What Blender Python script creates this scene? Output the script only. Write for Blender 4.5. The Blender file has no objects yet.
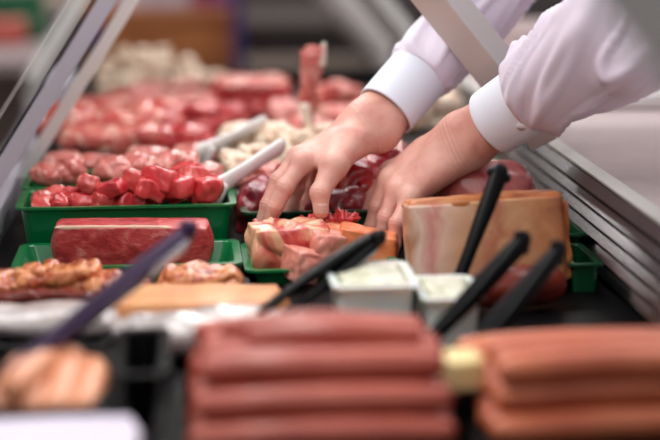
import bpy, bmesh, math, random
import numpy as np
import openvdb
from mathutils import Vector, Matrix, Euler, noise

sc = bpy.context.scene
C = sc.collection
R = math.radians
rnd = random.Random(11)

# ------------------------------------------------------------------ camera
FPX = 1558.0
cam_d = bpy.data.cameras.new('camera')
cam = bpy.data.objects.new('camera', cam_d)
C.objects.link(cam)
cam_d.lens = 85.0
cam_d.sensor_width = 36.0
cam.location = (0, 0, 0.40)
cam.rotation_euler = (R(90 - 12.27), 0, R(-5.56))
cam_d.dof.use_dof = True
cam_d.dof.focus_distance = 1.64
cam_d.dof.aperture_fstop = 1.85
cam_d.dof.aperture_blades = 9
cam_d.clip_start = 0.05
sc.camera = cam
RM = cam.rotation_euler.to_matrix()
CL = Vector(cam.location)


def at(px, py, Y):
    """photo pixel + distance along the case -> point of the place"""
    d = RM @ Vector(((px - 330) / FPX, (220 - py) / FPX, -1))
    return CL + d * (Y / d.y)


def project(p):
    v = RM.transposed() @ (Vector(p) - CL)
    return 330 + FPX * v.x / -v.z, 220 - FPX * v.y / -v.z


def atx(px, Y, z):
    """X of the photo column px at distance Y and height z"""
    a, b = project((-.5, Y, z))[0], project((.5, Y, z))[0]
    x = -.5 + (px - a) / (b - a)
    for _ in range(4):
        e = px - project((x, Y, z))[0]; x += e * Y / FPX
    return x


def atz(px, py, z):
    d = RM @ Vector(((px - 330) / FPX, (220 - py) / FPX, -1))
    return CL + d * ((z - CL.z) / d.z)


# ------------------------------------------------------------------ materials
MC = {}


def srgb(c):
    return tuple((v / 255 / 12.92) if v / 255 <= .04045 else ((v / 255 + .055) / 1.055) ** 2.4 for v in c) + (1,)


def plain(name, col, rough=.5, metal=0, coat=0, sss=0, spec=.5, bump=0, bscale=200, trans=0, ior=1.45, alpha=1):
    if name in MC: return MC[name]
    m = bpy.data.materials.new(name); m.use_nodes = True
    nt = m.node_tree; b = nt.nodes['Principled BSDF']
    b.inputs['Base Color'].default_value = srgb(col)
    b.inputs['Roughness'].default_value = rough
    b.inputs['Metallic'].default_value = metal
    b.inputs['Coat Weight'].default_value = coat
    b.inputs['Specular IOR Level'].default_value = spec
    b.inputs['Transmission Weight'].default_value = trans
    b.inputs['IOR'].default_value = ior
    b.inputs['Alpha'].default_value = alpha
    if sss:
        b.inputs['Subsurface Weight'].default_value = sss
        b.inputs['Subsurface Scale'].default_value = .01
        b.inputs['Subsurface Radius'].default_value = (1, .4, .25)
    tc = nt.nodes.new('ShaderNodeTexCoord')
    n = nt.nodes.new('ShaderNodeTexNoise'); n.inputs['Scale'].default_value = bscale
    n.inputs['Detail'].default_value = 4
    nt.links.new(tc.outputs['Object'], n.inputs['Vector'])
    if bump:
        bp = nt.nodes.new('ShaderNodeBump'); bp.inputs['Strength'].default_value = bump
        bp.inputs['Distance'].default_value = .002
        nt.links.new(n.outputs['Fac'], bp.inputs['Height'])
        nt.links.new(bp.outputs['Normal'], b.inputs['Normal'])
    mr = nt.nodes.new('ShaderNodeMapRange')
    mr.inputs['To Min'].default_value = max(0, rough - .05); mr.inputs['To Max'].default_value = min(1, rough + .05)
    nt.links.new(n.outputs['Fac'], mr.inputs['Value'])
    nt.links.new(mr.outputs['Result'], b.inputs['Roughness'])
    MC[name] = m
    return m


def ramp(name, stops, scale=30, detail=6, distort=1.2, rough=.35, coat=.3, stretch=(1, 1, 1), bump=.4,
         sss=.08, fine=.0, rot=(0, 0, 0), radius=(1, .35, .2)):
    """organic surface: banded noise through colour stops"""
    if name in MC: return MC[name]
    m = bpy.data.materials.new(name); m.use_nodes = True
    nt = m.node_tree; L = nt.links; b = nt.nodes['Principled BSDF']
    tc = nt.nodes.new('ShaderNodeTexCoord'); mp = nt.nodes.new('ShaderNodeMapping')
    mp.inputs['Scale'].default_value = stretch
    mp.inputs['Rotation'].default_value = rot
    L.new(tc.outputs['Object'], mp.inputs['Vector'])
    n = nt.nodes.new('ShaderNodeTexNoise'); n.inputs['Scale'].default_value = scale
    n.inputs['Detail'].default_value = detail; n.inputs['Distortion'].default_value = distort
    L.new(mp.outputs['Vector'], n.inputs['Vector'])
    cr = nt.nodes.new('ShaderNodeValToRGB'); e = cr.color_ramp.elements
    e[0].position = stops[0][0]; e[0].color = srgb(stops[0][1])
    e[1].position = stops[-1][0]; e[1].color = srgb(stops[-1][1])
    for p, c in stops[1:-1]:
        k = e.new(p); k.color = srgb(c)
    L.new(n.outputs['Fac'], cr.inputs['Fac'])
    out = cr.outputs['Color']
    n2 = nt.nodes.new('ShaderNodeTexNoise'); n2.inputs['Scale'].default_value = scale * 7
    n2.inputs['Detail'].default_value = 5
    L.new(mp.outputs['Vector'], n2.inputs['Vector'])
    if fine:
        mx = nt.nodes.new('ShaderNodeMix'); mx.data_type = 'RGBA'; mx.blend_type = 'OVERLAY'
        mx.inputs['Factor'].default_value = fine
        L.new(out, mx.inputs['A']); L.new(n2.outputs['Fac'], mx.inputs['B'])
        out = mx.outputs['Result']
    L.new(out, b.inputs['Base Color'])
    b.inputs['Roughness'].default_value = rough
    b.inputs['Coat Weight'].default_value = coat
    b.inputs['Coat Roughness'].default_value = .2
    b.inputs['Subsurface Weight'].default_value = sss
    b.inputs['Subsurface Scale'].default_value = .005
    b.inputs['Subsurface Radius'].default_value = radius
    ad = nt.nodes.new('ShaderNodeMath'); ad.operation = 'MULTIPLY_ADD'
    ad.inputs[1].default_value = .35
    L.new(n2.outputs['Fac'], ad.inputs[0]); L.new(n.outputs['Fac'], ad.inputs[2])
    bp = nt.nodes.new('ShaderNodeBump'); bp.inputs['Strength'].default_value = bump
    bp.inputs['Distance'].default_value = .003
    L.new(ad.outputs[0], bp.inputs['Height']); L.new(bp.outputs['Normal'], b.inputs['Normal'])
    L.new(bp.outputs['Normal'], b.inputs['Coat Normal'])
    MC[name] = m
    return m


def brushed(name, col, rough, stretch=(1, 1, 60), scale=30, metal=1.0):
    if name in MC: return MC[name]
    m = bpy.data.materials.new(name); m.use_nodes = True
    nt = m.node_tree; L = nt.links; b = nt.nodes['Principled BSDF']
    b.inputs['Base Color'].default_value = srgb(col); b.inputs['Metallic'].default_value = metal
    tc = nt.nodes.new('ShaderNodeTexCoord'); mp = nt.nodes.new('ShaderNodeMapping')
    mp.inputs['Scale'].default_value = stretch
    n = nt.nodes.new('ShaderNodeTexNoise'); n.inputs['Scale'].default_value = scale; n.inputs['Detail'].default_value = 5
    mr = nt.nodes.new('ShaderNodeMapRange')
    mr.inputs['To Min'].default_value = rough * .7; mr.inputs['To Max'].default_value = rough * 1.4
    L.new(tc.outputs['Object'], mp.inputs['Vector']); L.new(mp.outputs['Vector'], n.inputs['Vector'])
    L.new(n.outputs['Fac'], mr.inputs['Value']); L.new(mr.outputs['Result'], b.inputs['Roughness'])
    MC[name] = m
    return m


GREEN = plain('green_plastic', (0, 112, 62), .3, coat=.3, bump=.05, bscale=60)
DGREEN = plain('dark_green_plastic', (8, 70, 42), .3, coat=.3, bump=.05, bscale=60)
BLACK = plain('black_plastic', (5, 5, 6), .45, spec=.15, bump=.03, bscale=80)
BLACKT = plain('black_tong_plastic', (6, 6, 8), .38, spec=.2, bump=.03, bscale=80)
PURPLE = plain('dark_purple_plastic', (50, 24, 62), .34, spec=.35, bump=.03, bscale=80)
WHITEP = plain('white_plastic', (232, 230, 228), .35, bump=.03, bscale=80)
DECK = plain('dark_enamel_deck', (8, 8, 9), .5, spec=.2, bump=.05, bscale=40)
ENAMEL = plain('white_enamel', (212, 196, 194), .22, coat=.4, bump=.02, bscale=30)
STEEL = brushed('brushed_steel', (206, 204, 200), .3, (60, 60, 1), metal=.3)
STEELY = brushed('steel_along', (138, 134, 138), .2, (60, 1, 60))
ALU = plain('satin_aluminium', (196, 190, 202), .45, metal=.35, bump=.02, bscale=200)
GREYP = plain('grey_coated_post', (236, 232, 230), .55, bump=.02, bscale=100)
SHIRT = plain('pale_lavender_cotton', (230, 217, 233), .85, sss=.1, bump=.25, bscale=900)
CUFF = plain('white_cotton_cuff', (234, 236, 250), .85, sss=.1, bump=.25, bscale=900)
GLASS = None

SKIN = ramp('skin', [(.25, (194, 126, 116)), (.45, (216, 158, 144)), (.6, (222, 170, 156)), (.8, (208, 144, 132))], scale=28, detail=5,
            distort=.3, rough=.5, coat=.06, bump=.16, sss=.35, radius=(1, .3, .16))
LOIN = ramp('beef_loin', [(.3, (150, 34, 42)), (.45, (186, 52, 58)), (.6, (204, 78, 80)), (.75, (228, 146, 138))], 34, 10, 1.4, .4, .3,
            stretch=(1, 1.5, 1.9), bump=.5, fine=.6, rot=(0, .5, 0))
CUBE = ramp('red_stewing_meat', [(.3, (178, 34, 42)), (.5, (214, 62, 66)), (.64, (226, 92, 92)), (.78, (240, 160, 152))], 22, 6, 1.6, .28, .6, bump=.4)
CUBE2 = ramp('pinkish_stewing_meat', [(.3, (188, 50, 50)), (.48, (214, 82, 78)), (.6, (226, 120, 110)), (.74, (242, 190, 178))], 26, 6, 1.6, .28, .6, bump=.4)
PINK = ramp('pink_pork', [(.3, (186, 74, 70)), (.48, (212, 118, 108)), (.6, (226, 156, 144)), (.72, (240, 206, 192))], 20, 6, 1.8, .28, .6, bump=.4)
RED = ramp('red_beef', [(.3, (150, 28, 36)), (.5, (196, 56, 58)), (.64, (214, 96, 90)), (.8, (238, 190, 178))], 16, 6, 1.8, .3, .5, bump=.45)
COLD = ramp('deep_red_pork', [(.3, (104, 20, 34)), (.5, (150, 44, 54)), (.66, (176, 74, 80)), (.8, (214, 150, 146))], 15, 6, 1.8, .28, .6, bump=.45)
BEEF2 = ramp('large_pink_beef', [(.3, (164, 46, 44)), (.43, (198, 82, 74)), (.52, (216, 122, 108)), (.64, (238, 198, 180))], 15, 6, 1.6, .35, .4, bump=.4)
PALE = ramp('pale_poultry', [(.3, (196, 150, 124)), (.45, (222, 192, 164)), (.58, (238, 220, 198)), (.8, (244, 234, 218))], 14, 5, 1.5, .35, .4, bump=.4)
MARI = ramp('marinated_pork', [(.3, (132, 44, 30)), (.43, (196, 98, 60)), (.52, (228, 158, 106)), (.62, (214, 130, 82)), (.76, (160, 60, 44))],
            26, 6, 2.6, .25, .7, bump=.6)
KNUC = ramp('fatty_knuckle', [(.36, (176, 36, 46)), (.45, (210, 92, 82)), (.52, (232, 172, 136)), (.64, (236, 194, 158)), (.74, (220, 130, 116))],
            13, 7, 1.6, .33, .5, bump=.6)
REDFAT = ramp('red_meat_with_fat', [(.34, (150, 26, 42)), (.5, (196, 52, 62)), (.56, (236, 168, 156)), (.62, (188, 54, 62)), (.8, (226, 150, 140))],
              13, 5, 1.4, .25, .7, bump=.5)
SMOK = ramp('smoked_rind', [(.3, (150, 66, 30)), (.5, (204, 122, 66)), (.65, (218, 148, 88)), (.8, (180, 92, 48))], 14, 5, 1.2, .32, .5, bump=.35)
def slab_mat():
    """bacon cut: bands of rind, fat and lean along the block, broken up by noise"""
    m = ramp('bacon_block', [(0, (196, 132, 96)), (.09, (236, 206, 186)), (.17, (220, 146, 136)), (.25, (236, 196, 174)), (.42, (226, 170, 130)), (.56, (206, 128, 96)),
             (.66, (226, 168, 122)), (.84, (204, 136, 90)), (1, (140, 70, 42))], 16, 6, .8, .34, .4, bump=.35)
    nt = m.node_tree; L = nt.links
    cr = [n for n in nt.nodes if n.type == 'VALTORGB'][0]
    nz = cr.inputs['Fac'].links[0].from_socket
    tc = [n for n in nt.nodes if n.type == 'TEX_COORD'][0]
    sp = nt.nodes.new('ShaderNodeSeparateXYZ'); L.new(tc.outputs['Object'], sp.inputs[0])
    a = nt.nodes.new('ShaderNodeMath'); a.operation = 'MULTIPLY_ADD'; a.inputs[1].default_value = 5.4; a.inputs[2].default_value = .5 - .30
    L.new(sp.outputs['X'], a.inputs[0])
    b2 = nt.nodes.new('ShaderNodeMath'); b2.operation = 'MULTIPLY_ADD'; b2.inputs[1].default_value = .6
    L.new(nz, b2.inputs[0]); L.new(a.outputs[0], b2.inputs[2])
    L.new(b2.outputs[0], cr.inputs['Fac'])
    return m


BACON = slab_mat()
HAM = ramp('cooked_ham', [(.3, (170, 70, 72)), (.5, (202, 108, 106)), (.68, (216, 136, 130)), (.8, (230, 176, 166))], 14, 5, 1.5, .35, .4, bump=.3)
ORANGE = ramp('orange_fillet', [(.3, (214, 92, 48)), (.5, (236, 134, 84)), (.7, (240, 166, 120))], 12, 5, 1, .35, .4, bump=.3)
TAN = ramp('tan_smoked_slab', [(.3, (196, 118, 70)), (.5, (216, 150, 98)), (.7, (226, 172, 122))], 10, 5, 1, .45, .1, bump=.25)
SAUS = ramp('red_sausage_skin', [(.3, (148, 58, 44)), (.5, (170, 76, 60)), (.7, (184, 92, 74))], 10, 4, .6, .42, .25, bump=.15)
SAUSO = ramp('orange_sausage_skin', [(.3, (180, 86, 56)), (.5, (202, 110, 74)), (.7, (214, 130, 92))], 10, 4, .6, .42, .25, bump=.15)
BRAT = ramp('pale_sausage_skin', [(.3, (200, 118, 84)), (.5, (216, 144, 106)), (.7, (226, 164, 126))], 10, 4, .6, .4, .25, bump=.15)
DARKM = ramp('dark_red_salami', [(.3, (80, 24, 18)), (.5, (118, 40, 28)), (.7, (146, 60, 42))], 20, 5, .8, .3, .5, bump=.3)
BUTTER = ramp('pale_yellow_butter', [(.3, (232, 208, 138)), (.6, (240, 222, 164))], 10, 4, .5, .5, .1, bump=.1)
CREAM = ramp('creamy_salad', [(.3, (170, 176, 140)), (.45, (208, 208, 184)), (.6, (222, 218, 204))], 40, 5, 1, .35, .4, bump=.5)
WRAP = ramp('white_wrapping', [(.35, (178, 166, 162)), (.5, (210, 202, 200)), (.7, (226, 220, 220))], 12, 4, 1, .15, .8, bump=.6)
WOOD = ramp('orange_brown_wood', [(.3, (150, 84, 40)), (.5, (178, 104, 54)), (.7, (192, 120, 66))], 4, 6, 1, .55, 0, stretch=(1, 1, 8), bump=.1, sss=0)
PORKF = ramp('pale_pink_flesh', [(.3, (212, 120, 104)), (.5, (226, 150, 134)), (.7, (234, 180, 164))], 16, 5, 1, .35, .4, bump=.3)
NAIL = plain('nail', (218, 160, 148), .4, coat=.1, sss=.2)
BONE = plain('bone', (238, 222, 208), .4, sss=.2, bump=.2)
FAT = plain('fat_rim', (234, 196, 172), .4, coat=.3, sss=.2, bump=.3, bscale=60)


def glass_mat():
    m = bpy.data.materials.new('clear_glass'); m.use_nodes = True
    nt = m.node_tree; L = nt.links
    for n in list(nt.nodes):
        if n.type != 'OUTPUT_MATERIAL': nt.nodes.remove(n)
    out = [n for n in nt.nodes if n.type == 'OUTPUT_MATERIAL'][0]
    t = nt.nodes.new('ShaderNodeBsdfTransparent'); t.inputs[0].default_value = (.93, .95, .95, 1)
    g = nt.nodes.new('ShaderNodeBsdfGlossy'); g.inputs['Roughness'].default_value = .02
    fr = nt.nodes.new('ShaderNodeFresnel'); fr.inputs[0].default_value = 1.45
    nz = nt.nodes.new('ShaderNodeTexNoise'); nz.inputs['Scale'].default_value = 6
    ml = nt.nodes.new('ShaderNodeMath'); ml.operation = 'MULTIPLY_ADD'; ml.inputs[1].default_value = .02
    L.new(nz.outputs['Fac'], ml.inputs[0]); L.new(fr.outputs[0], ml.inputs[2])
    mx = nt.nodes.new('ShaderNodeMixShader')
    L.new(ml.outputs[0], mx.inputs[0]); L.new(t.outputs[0], mx.inputs[1]); L.new(g.outputs[0], mx.inputs[2])
    L.new(mx.outputs[0], out.inputs[0])
    return m


GLASS = glass_mat()

# ------------------------------------------------------------------ object helpers


def link(name, me, mat, parent=None, loc=None, rot=None, smooth=True):
    if smooth:
        me.polygons.foreach_set('use_smooth', [True] * len(me.polygons))
    o = bpy.data.objects.new(name, me)
    C.objects.link(o)
    if mat: me.materials.append(mat)
    if loc is not None: o.location = loc
    if rot is not None: o.rotation_euler = rot
    if parent is not None: o.parent = parent
    return o


def tag(o, label, cat, group=None, kind=None):
    o['label'] = label
    o['category'] = cat
    if group: o['group'] = group
    if kind: o['kind'] = kind
    return o


def empty(name, loc=(0, 0, 0), rot=(0, 0, 0)):
    o = bpy.data.objects.new(name, None)
    o.empty_display_size = .02
    C.objects.link(o); o.location = loc; o.rotation_euler = rot
    return o


def finish(bm, name):
    bmesh.ops.recalc_face_normals(bm, faces=bm.faces)
    me = bpy.data.meshes.new(name); bm.to_mesh(me); bm.free()
    return me


def box(name, x0, x1, y0, y1, z0, z1, mat, parent=None, bev=.002, segs=2):
    cx, cy, cz = (x0 + x1) / 2, (y0 + y1) / 2, (z0 + z1) / 2
    bm = bmesh.new(); bmesh.ops.create_cube(bm, size=1)
    for v in bm.verts:
        v.co = Vector((v.co.x * (x1 - x0), v.co.y * (y1 - y0), v.co.z * (z1 - z0)))
    if bev:
        bmesh.ops.bevel(bm, geom=bm.edges[:] + bm.verts[:], offset=bev, segments=segs, affect='EDGES', profile=.6)
    me = finish(bm, name)
    o = link(name, me, mat, parent, smooth=False)
    base = Vector((0, 0, 0)) if parent is None else parent.matrix_basis.translation
    o.location = Vector((cx, cy, cz)) - base
    return o


def blob(name, loc, size, mat, rot=(0, 0, 0), rnd_=.6, amp=.08, freq=2.2, seed=0, sub=5, parent=None, flat=0, fold=0):
    """organic lump: a cube grid pulled towards an ellipsoid and roughened"""
    bm = bmesh.new(); bmesh.ops.create_cube(bm, size=2)
    bmesh.ops.subdivide_edges(bm, edges=bm.edges[:], cuts=2 ** (sub - 1) - 1 if sub > 1 else 1, use_grid_fill=True)
    s = Vector(size) * .5
    off = Vector((seed * 7.31, seed * 3.17, seed * 1.73))
    mn = min(size)
    for v in bm.verts:
        p = v.co.copy(); n = p.normalized()
        # superquadric style rounding
        q = Vector((math.copysign(abs(p.x) ** 1.0, p.x), p.y, p.z)).lerp(n * 1.12, rnd_)
        w = Vector((q.x * s.x, q.y * s.y, q.z * s.z))
        k = w / max(size) * 2 * freq
        d = noise.fractal(k * .8 + off, 1.3, 2.0, 3) * amp * mn * 2
        if fold:
            r = 1 - abs(noise.noise(k * .9 + off * 1.3)) * 2
            d += (max(0, r) ** 3) * -fold * mn
        w = w + Vector((n.x, n.y, n.z)) * d
        if flat and w.z < -s.z * (1 - flat): w.z = -s.z * (1 - flat)
        v.co = w
    me = finish(bm, name)
    o = link(name, me, mat, parent, loc, rot)
    return o


def sweep(name, pts, rad, mat, parent=None, seg=20, flatten=None, side=None, caps=True, loc=(0, 0, 0), res=1, disp=None):
    """tube along pts (list of Vector) with radii; rounded ends; flatten = section squash across 'side'"""
    pts = [Vector(p) for p in pts]
    if res > 1:
        P, Q = [], []
        n = len(pts)
        for i in range(n - 1):
            p0, p1, p2, p3 = pts[max(i - 1, 0)], pts[i], pts[i + 1], pts[min(i + 2, n - 1)]
            for j in range(res):
                t = j / res
                P.append(.5 * ((2 * p1) + (p2 - p0) * t + (2 * p0 - 5 * p1 + 4 * p2 - p3) * t * t + (3 * p1 - p0 - 3 * p2 + p3) * t ** 3))
                Q.append(rad[i] + (rad[i + 1] - rad[i]) * t)
        P.append(pts[-1]); Q.append(rad[-1]); pts, rad = P, Q
    rings = []
    if caps:
        d0 = (pts[0] - pts[1]).normalized(); d1 = (pts[-1] - pts[-2]).normalized()
        a = [(pts[0] + d0 * rad[0] * math.sin(t), rad[0] * math.cos(t)) for t in (R(85), R(65), R(42), R(20))]
        z = [(pts[-1] + d1 * rad[-1] * math.sin(t), rad[-1] * math.cos(t)) for t in (R(20), R(42), R(65), R(85))]
        seqp = [x[0] for x in a] + pts + [x[0] for x in z]; seqr = [x[1] for x in a] + list(rad) + [x[1] for x in z]
    else:
        seqp, seqr = pts, list(rad)
    bm = bmesh.new()
    ref = Vector(side).normalized() if side else None
    t0 = (seqp[1] - seqp[0]).normalized()
    if ref is None:
        ref = Vector((0, 0, 1)) if abs(t0.z) < .9 else Vector((1, 0, 0))
    u = (ref - t0 * ref.dot(t0)).normalized()
    for i, (p, r) in enumerate(zip(seqp, seqr)):
        a = seqp[max(i - 1, 0)]; b = seqp[min(i + 1, len(seqp) - 1)]
        t = (b - a).normalized()
        u = (u - t * u.dot(t)).normalized()
        v = t.cross(u)
        ring = []
        for k in range(seg):
            an = 2 * math.pi * k / seg
            cu, sv = math.cos(an), math.sin(an)
            rr = r
            if flatten: sv *= flatten
            if disp: rr = r + disp(i / (len(seqp) - 1), an, p)
            ring.append(bm.verts.new(p + (u * cu + v * sv) * rr))
        rings.append(ring)
    for a, b in zip(rings, rings[1:]):
        for k in range(seg):
            bm.faces.new((a[k], a[(k + 1) % seg], b[(k + 1) % seg], b[k]))
    if caps:
        bm.faces.new(rings[0][::-1]); bm.faces.new(rings[-1])
    me = finish(bm, name)
    return link(name, me, mat, parent, loc)


def rrect(x0, x1, y0, y1, r, n=5):
    out = []
    for cx, cy, a0 in ((x1 - r, y1 - r, 0), (x0 + r, y1 - r, 90), (x0 + r, y0 + r, 180), (x1 - r, y0 + r, 270)):
        for k in range(n + 1):
            a = R(a0 + 90 * k / n)
            out.append((cx + r * math.cos(a), cy + r * math.sin(a)))
    return out


def tray(name, x0, x1, y0, y1, z0, h, mat, flare=.008, lip=.006, th=.002, r=.012, parent=None, label=None, cat='tray', group=None, rotz=0):
    """open tray: x0..y1 is the outer rim"""
    cx, cy = (x0 + x1) / 2, (y0 + y1) / 2
    hx, hy = (x1 - x0) / 2, (y1 - y0) / 2
    prof = [(flare + lip, 0), (lip + .001, h * .9), (lip, h - th * 1.2), (0, h - th * 1.2), (0, h), (lip + th, h), (lip + th + .0008, h - .001), (flare + lip + th, th)]
    bm = bmesh.new(); rings = []
    for ins, z in prof:
        rings.append([bm.verts.new((x, y, z)) for x, y in rrect(-hx + ins, hx - ins, -hy + ins, hy - ins, max(.003, r - ins * .4))])
    n = len(rings[0])
    for a, b in zip(rings, rings[1:]):
        for k in range(n):
            bm.faces.new((a[k], a[(k + 1) % n], b[(k + 1) % n], b[k]))
    bm.faces.new(rings[0][::-1]); bm.faces.new(rings[-1])
    me = finish(bm, name)
    o = link(name, me, mat, parent, (cx, cy, z0), (0, 0, rotz), smooth=False)
    if label: tag(o, label, cat, group)
    return o


# ------------------------------------------------------------------ signed-distance bodies


class SDF:
    def __init__(s, lo, hi, vox):
        s.lo = np.array(lo, float); s.vox = vox
        s.n = np.ceil((np.array(hi) - s.lo) / vox).astype(int) + 1
        s.f = np.full(tuple(s.n), 1.0, np.float32)

    def sub(s, lo, hi):
        a = np.maximum(0, np.floor((np.array(lo) - s.lo) / s.vox).astype(int))
        b = np.minimum(s.n, np.ceil((np.array(hi) - s.lo) / s.vox).astype(int) + 1)
        if np.any(b <= a): return None
        ax = [s.lo[i] + s.vox * np.arange(a[i], b[i]) for i in range(3)]
        X, Y, Z = np.meshgrid(*ax, indexing='ij')
        return (slice(a[0], b[0]), slice(a[1], b[1]), slice(a[2], b[2])), X, Y, Z

    def new(s):
        o = SDF.__new__(SDF); o.lo, o.vox, o.n = s.lo, s.vox, s.n
        o.f = np.full(tuple(s.n), 1.0, np.float32); return o

    def cone(s, a, b, r1, r2, k=.004):
        a = np.array(a, float); b = np.array(b, float); m = max(r1, r2) + k + s.vox * 5
        q = s.sub(np.minimum(a, b) - m, np.maximum(a, b) + m)
        if q is None: return s
        sl, X, Y, Z = q
        d = b - a; L = max(d @ d, 1e-12)
        t = np.clip(((X - a[0]) * d[0] + (Y - a[1]) * d[1] + (Z - a[2]) * d[2]) / L, 0, 1)
        D = np.sqrt((X - a[0] - t * d[0]) ** 2 + (Y - a[1] - t * d[1]) ** 2 + (Z - a[2] - t * d[2]) ** 2) - (r1 + (r2 - r1) * t)
        s.join(sl, D.astype(np.float32), k); return s

    def ell(s, c, rad, k=.004, rot=None):
        c = np.array(c, float); rad = np.array(rad, float); m = rad.max() + k + s.vox * 5
        q = s.sub(c - m, c + m)
        if q is None: return s
        sl, X, Y, Z = q
        P = np.stack([X - c[0], Y - c[1], Z - c[2]], -1)
        if rot is not None: P = P @ np.array(rot)
        D = (np.linalg.norm(P / rad, axis=-1) - 1) * rad.min()
        s.join(sl, D.astype(np.float32), k); return s

    def join(s, sl, D, k):
        g = s.f[sl]
        if k > 0:
            h = np.maximum(k - np.abs(g - D), 0) / k
            s.f[sl] = np.minimum(g, D) - h * h * k * .25
        else:
            s.f[sl] = np.minimum(g, D)

    def chain(s, pts, rad, k=.003):
        for i in range(len(pts) - 1): s.cone(pts[i], pts[i + 1], rad[i], rad[i + 1], k)
        return s

    def merge(s, o, k):
        h = np.maximum(k - np.abs(s.f - o.f), 0) / k
        return np.minimum(s.f, o.f) - h * h * k * .25

    def mesh(s):
        bg = s.vox * 4
        g = openvdb.FloatGrid(bg)
        g.copyFromArray(np.clip(s.f, -bg, bg))
        p, t, q = g.convertToPolygons(0.0, 0.0)
        return p * s.vox + s.lo, [list(map(int, x)) for x in t] + [list(map(int, x)) for x in q]


def to_mesh(name, parts, smooth=0):
    V, F, o = [], [], 0
    for p, f in parts:
        V.append(p); F += [[i + o for i in x] for x in f]; o += len(p)
    V = np.concatenate(V)
    me = bpy.data.meshes.new(name); me.from_pydata(V.tolist(), [], F); me.update()
    bm = bmesh.new(); bm.from_mesh(me)
    for _ in range(smooth):
        bmesh.ops.smooth_vert(bm, verts=bm.verts, factor=.5, use_axis_x=True, use_axis_y=True, use_axis_z=True)
    bmesh.ops.recalc_face_normals(bm, faces=bm.faces)
    bm.to_mesh(me); bm.free()
    return me


# ================================================================== SETTING
def struct(o, label=None):
    o['kind'] = 'structure'
    if label: o['label'] = label; 
    return o


FLOORM = ramp('market_floor', [(.3, (96, 88, 84)), (.6, (120, 110, 104))], 3, 4, .3, .5, 0, bump=.05, sss=0)
WALLM = ramp('hall_wall', [(.3, (84, 78, 76)), (.6, (96, 90, 88))], 2, 4, .3, .8, 0, bump=.05, sss=0)
struct(box('floor', -4, 5, -1.5, 9, -.95, -.85, FLOORM, bev=0))
struct(box('wall_back', -4, 5, 9, 9.1, -.85, 2.6, WALLM, bev=0))
struct(box('wall_left', -4.1, -4, -1.5, 9, -.85, 2.6, WALLM, bev=0))

# ================================================================== DISPLAY CASE
case = empty('display_case', (0.1, 2.0, -.85))
tag(case, 'long refrigerated butcher counter with black deck, steel air grille and slanted canopy', 'counter')
Y0, Y1 = .72, 3.12
ENDB = plain('counter_cladding', (150, 146, 146), .5)
box('base', -.24, .74, Y0, Y1, -.83, -.02, ENDB, case, .004)
box('plinth', -.20, .70, Y0 + .03, Y1 - .03, -.849, -.83, BLACK, case, .002)
box('deck', -.205, .437, Y0, Y1, -.02, 0, DECK, case, .001)
box('front_ledge', -.248, -.205, Y0, Y1, -.02, .035, ALU, case, .006)
box('end_panel', -.205, .43, Y1 - .02, Y1, 0, .03, DECK, case, .002)
box('worktop', .445, .745, Y0, Y1, -.02, .095, ENAMEL, case, .004)
gr = box('air_grille', .437, .445, Y0, Y1, 0, .088, BLACK, case, .001)
# tilted slats of the grille: each is a part of its own
for i in range(6):
    z = .006 + i * .0155
    bm = bmesh.new()
    prof = [(.437, z + .0125), (.4325, z + .0125), (.4225, z + .002), (.4235, z), (.437, z + .0045)]
    L0 = [bm.verts.new((x - .1, Y0 + .001 - 2.0, zz + .85)) for x, zz in prof]
    L1 = [bm.verts.new((x - .1, Y1 - .021 - 2.0, zz + .85)) for x, zz in prof]
    for k in range(5):
        bm.faces.new((L0[k], L0[(k + 1) % 5], L1[(k + 1) % 5], L1[k]))
    bm.faces.new(L0[::-1]); bm.faces.new(L1)
    link('grille_slat', finish(bm, 'grille_slat'), STEELY, case, smooth=False)
bm = None
box('grille_cap', .428, .447, Y0, Y1 - .021, .0975, .1005, STEEL, case, .0008)


def bar(name, a, b, prof, mat, parent):
    """extrude profile (u: across in slope plane, w: along Y) from a to b"""
    a, b = Vector(a), Vector(b); t = (b - a).normalized(); w = Vector((0, 1, 0)); u = t.cross(w).normalized()
    if u.x < 0: u = -u
    bm = bmesh.new(); base = parent.location
    A = [bm.verts.new(a + u * p + w * q - base) for p, q in prof]
    B = [bm.verts.new(b + u * p + w * q - base) for p, q in prof]
    n = len(prof)
    for k in range(n): bm.faces.new((A[k], A[(k + 1) % n], B[(k + 1) % n], B[k]))
    bm.faces.new(A[::-1]); bm.faces.new(B)
    bmesh.ops.recalc_face_normals(bm, faces=bm.faces)
    bmesh.ops.bevel(bm, geom=[e for e in bm.edges], offset=.0007, segments=2, affect='EDGES')
    return link(name, finish(bm, name), mat, parent, smooth=False)


# rear canopy posts (left edge runs through the photo at 411,0 / 486,90)
def rear_post(Y, mat, dx=0):
    z = lambda zz: dx + .2575 + (.27 - zz) * .83
    w = .051
    n = Vector((1, 0, .83)).normalized()
    a = Vector((z(.101), Y, .101)) + n * w * .5; b = Vector((z(.50), Y, .50)) + n * w * .5
    prof = [(-w / 2, .018), (-w / 2, .012), (w * .05, -.012), (w / 2, .004), (w / 2, .018)]
    return bar('canopy_post', a, b, prof, mat, case)


rear_post(1.70, STEEL)
rear_post(.735, GREYP, .007)
rear_post(2.85, STEEL)


def front_post(Y, w, mat, dx=0):
    x = lambda zz: -.069 + (zz - .285) * .65 + dx
    return bar('glass_post', (x(.036), Y, .036), (x(.50), Y, .50), [(-w / 2, 0), (-w / 2, .012), (w / 2, .012), (w / 2, 0)], mat, case)


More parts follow.
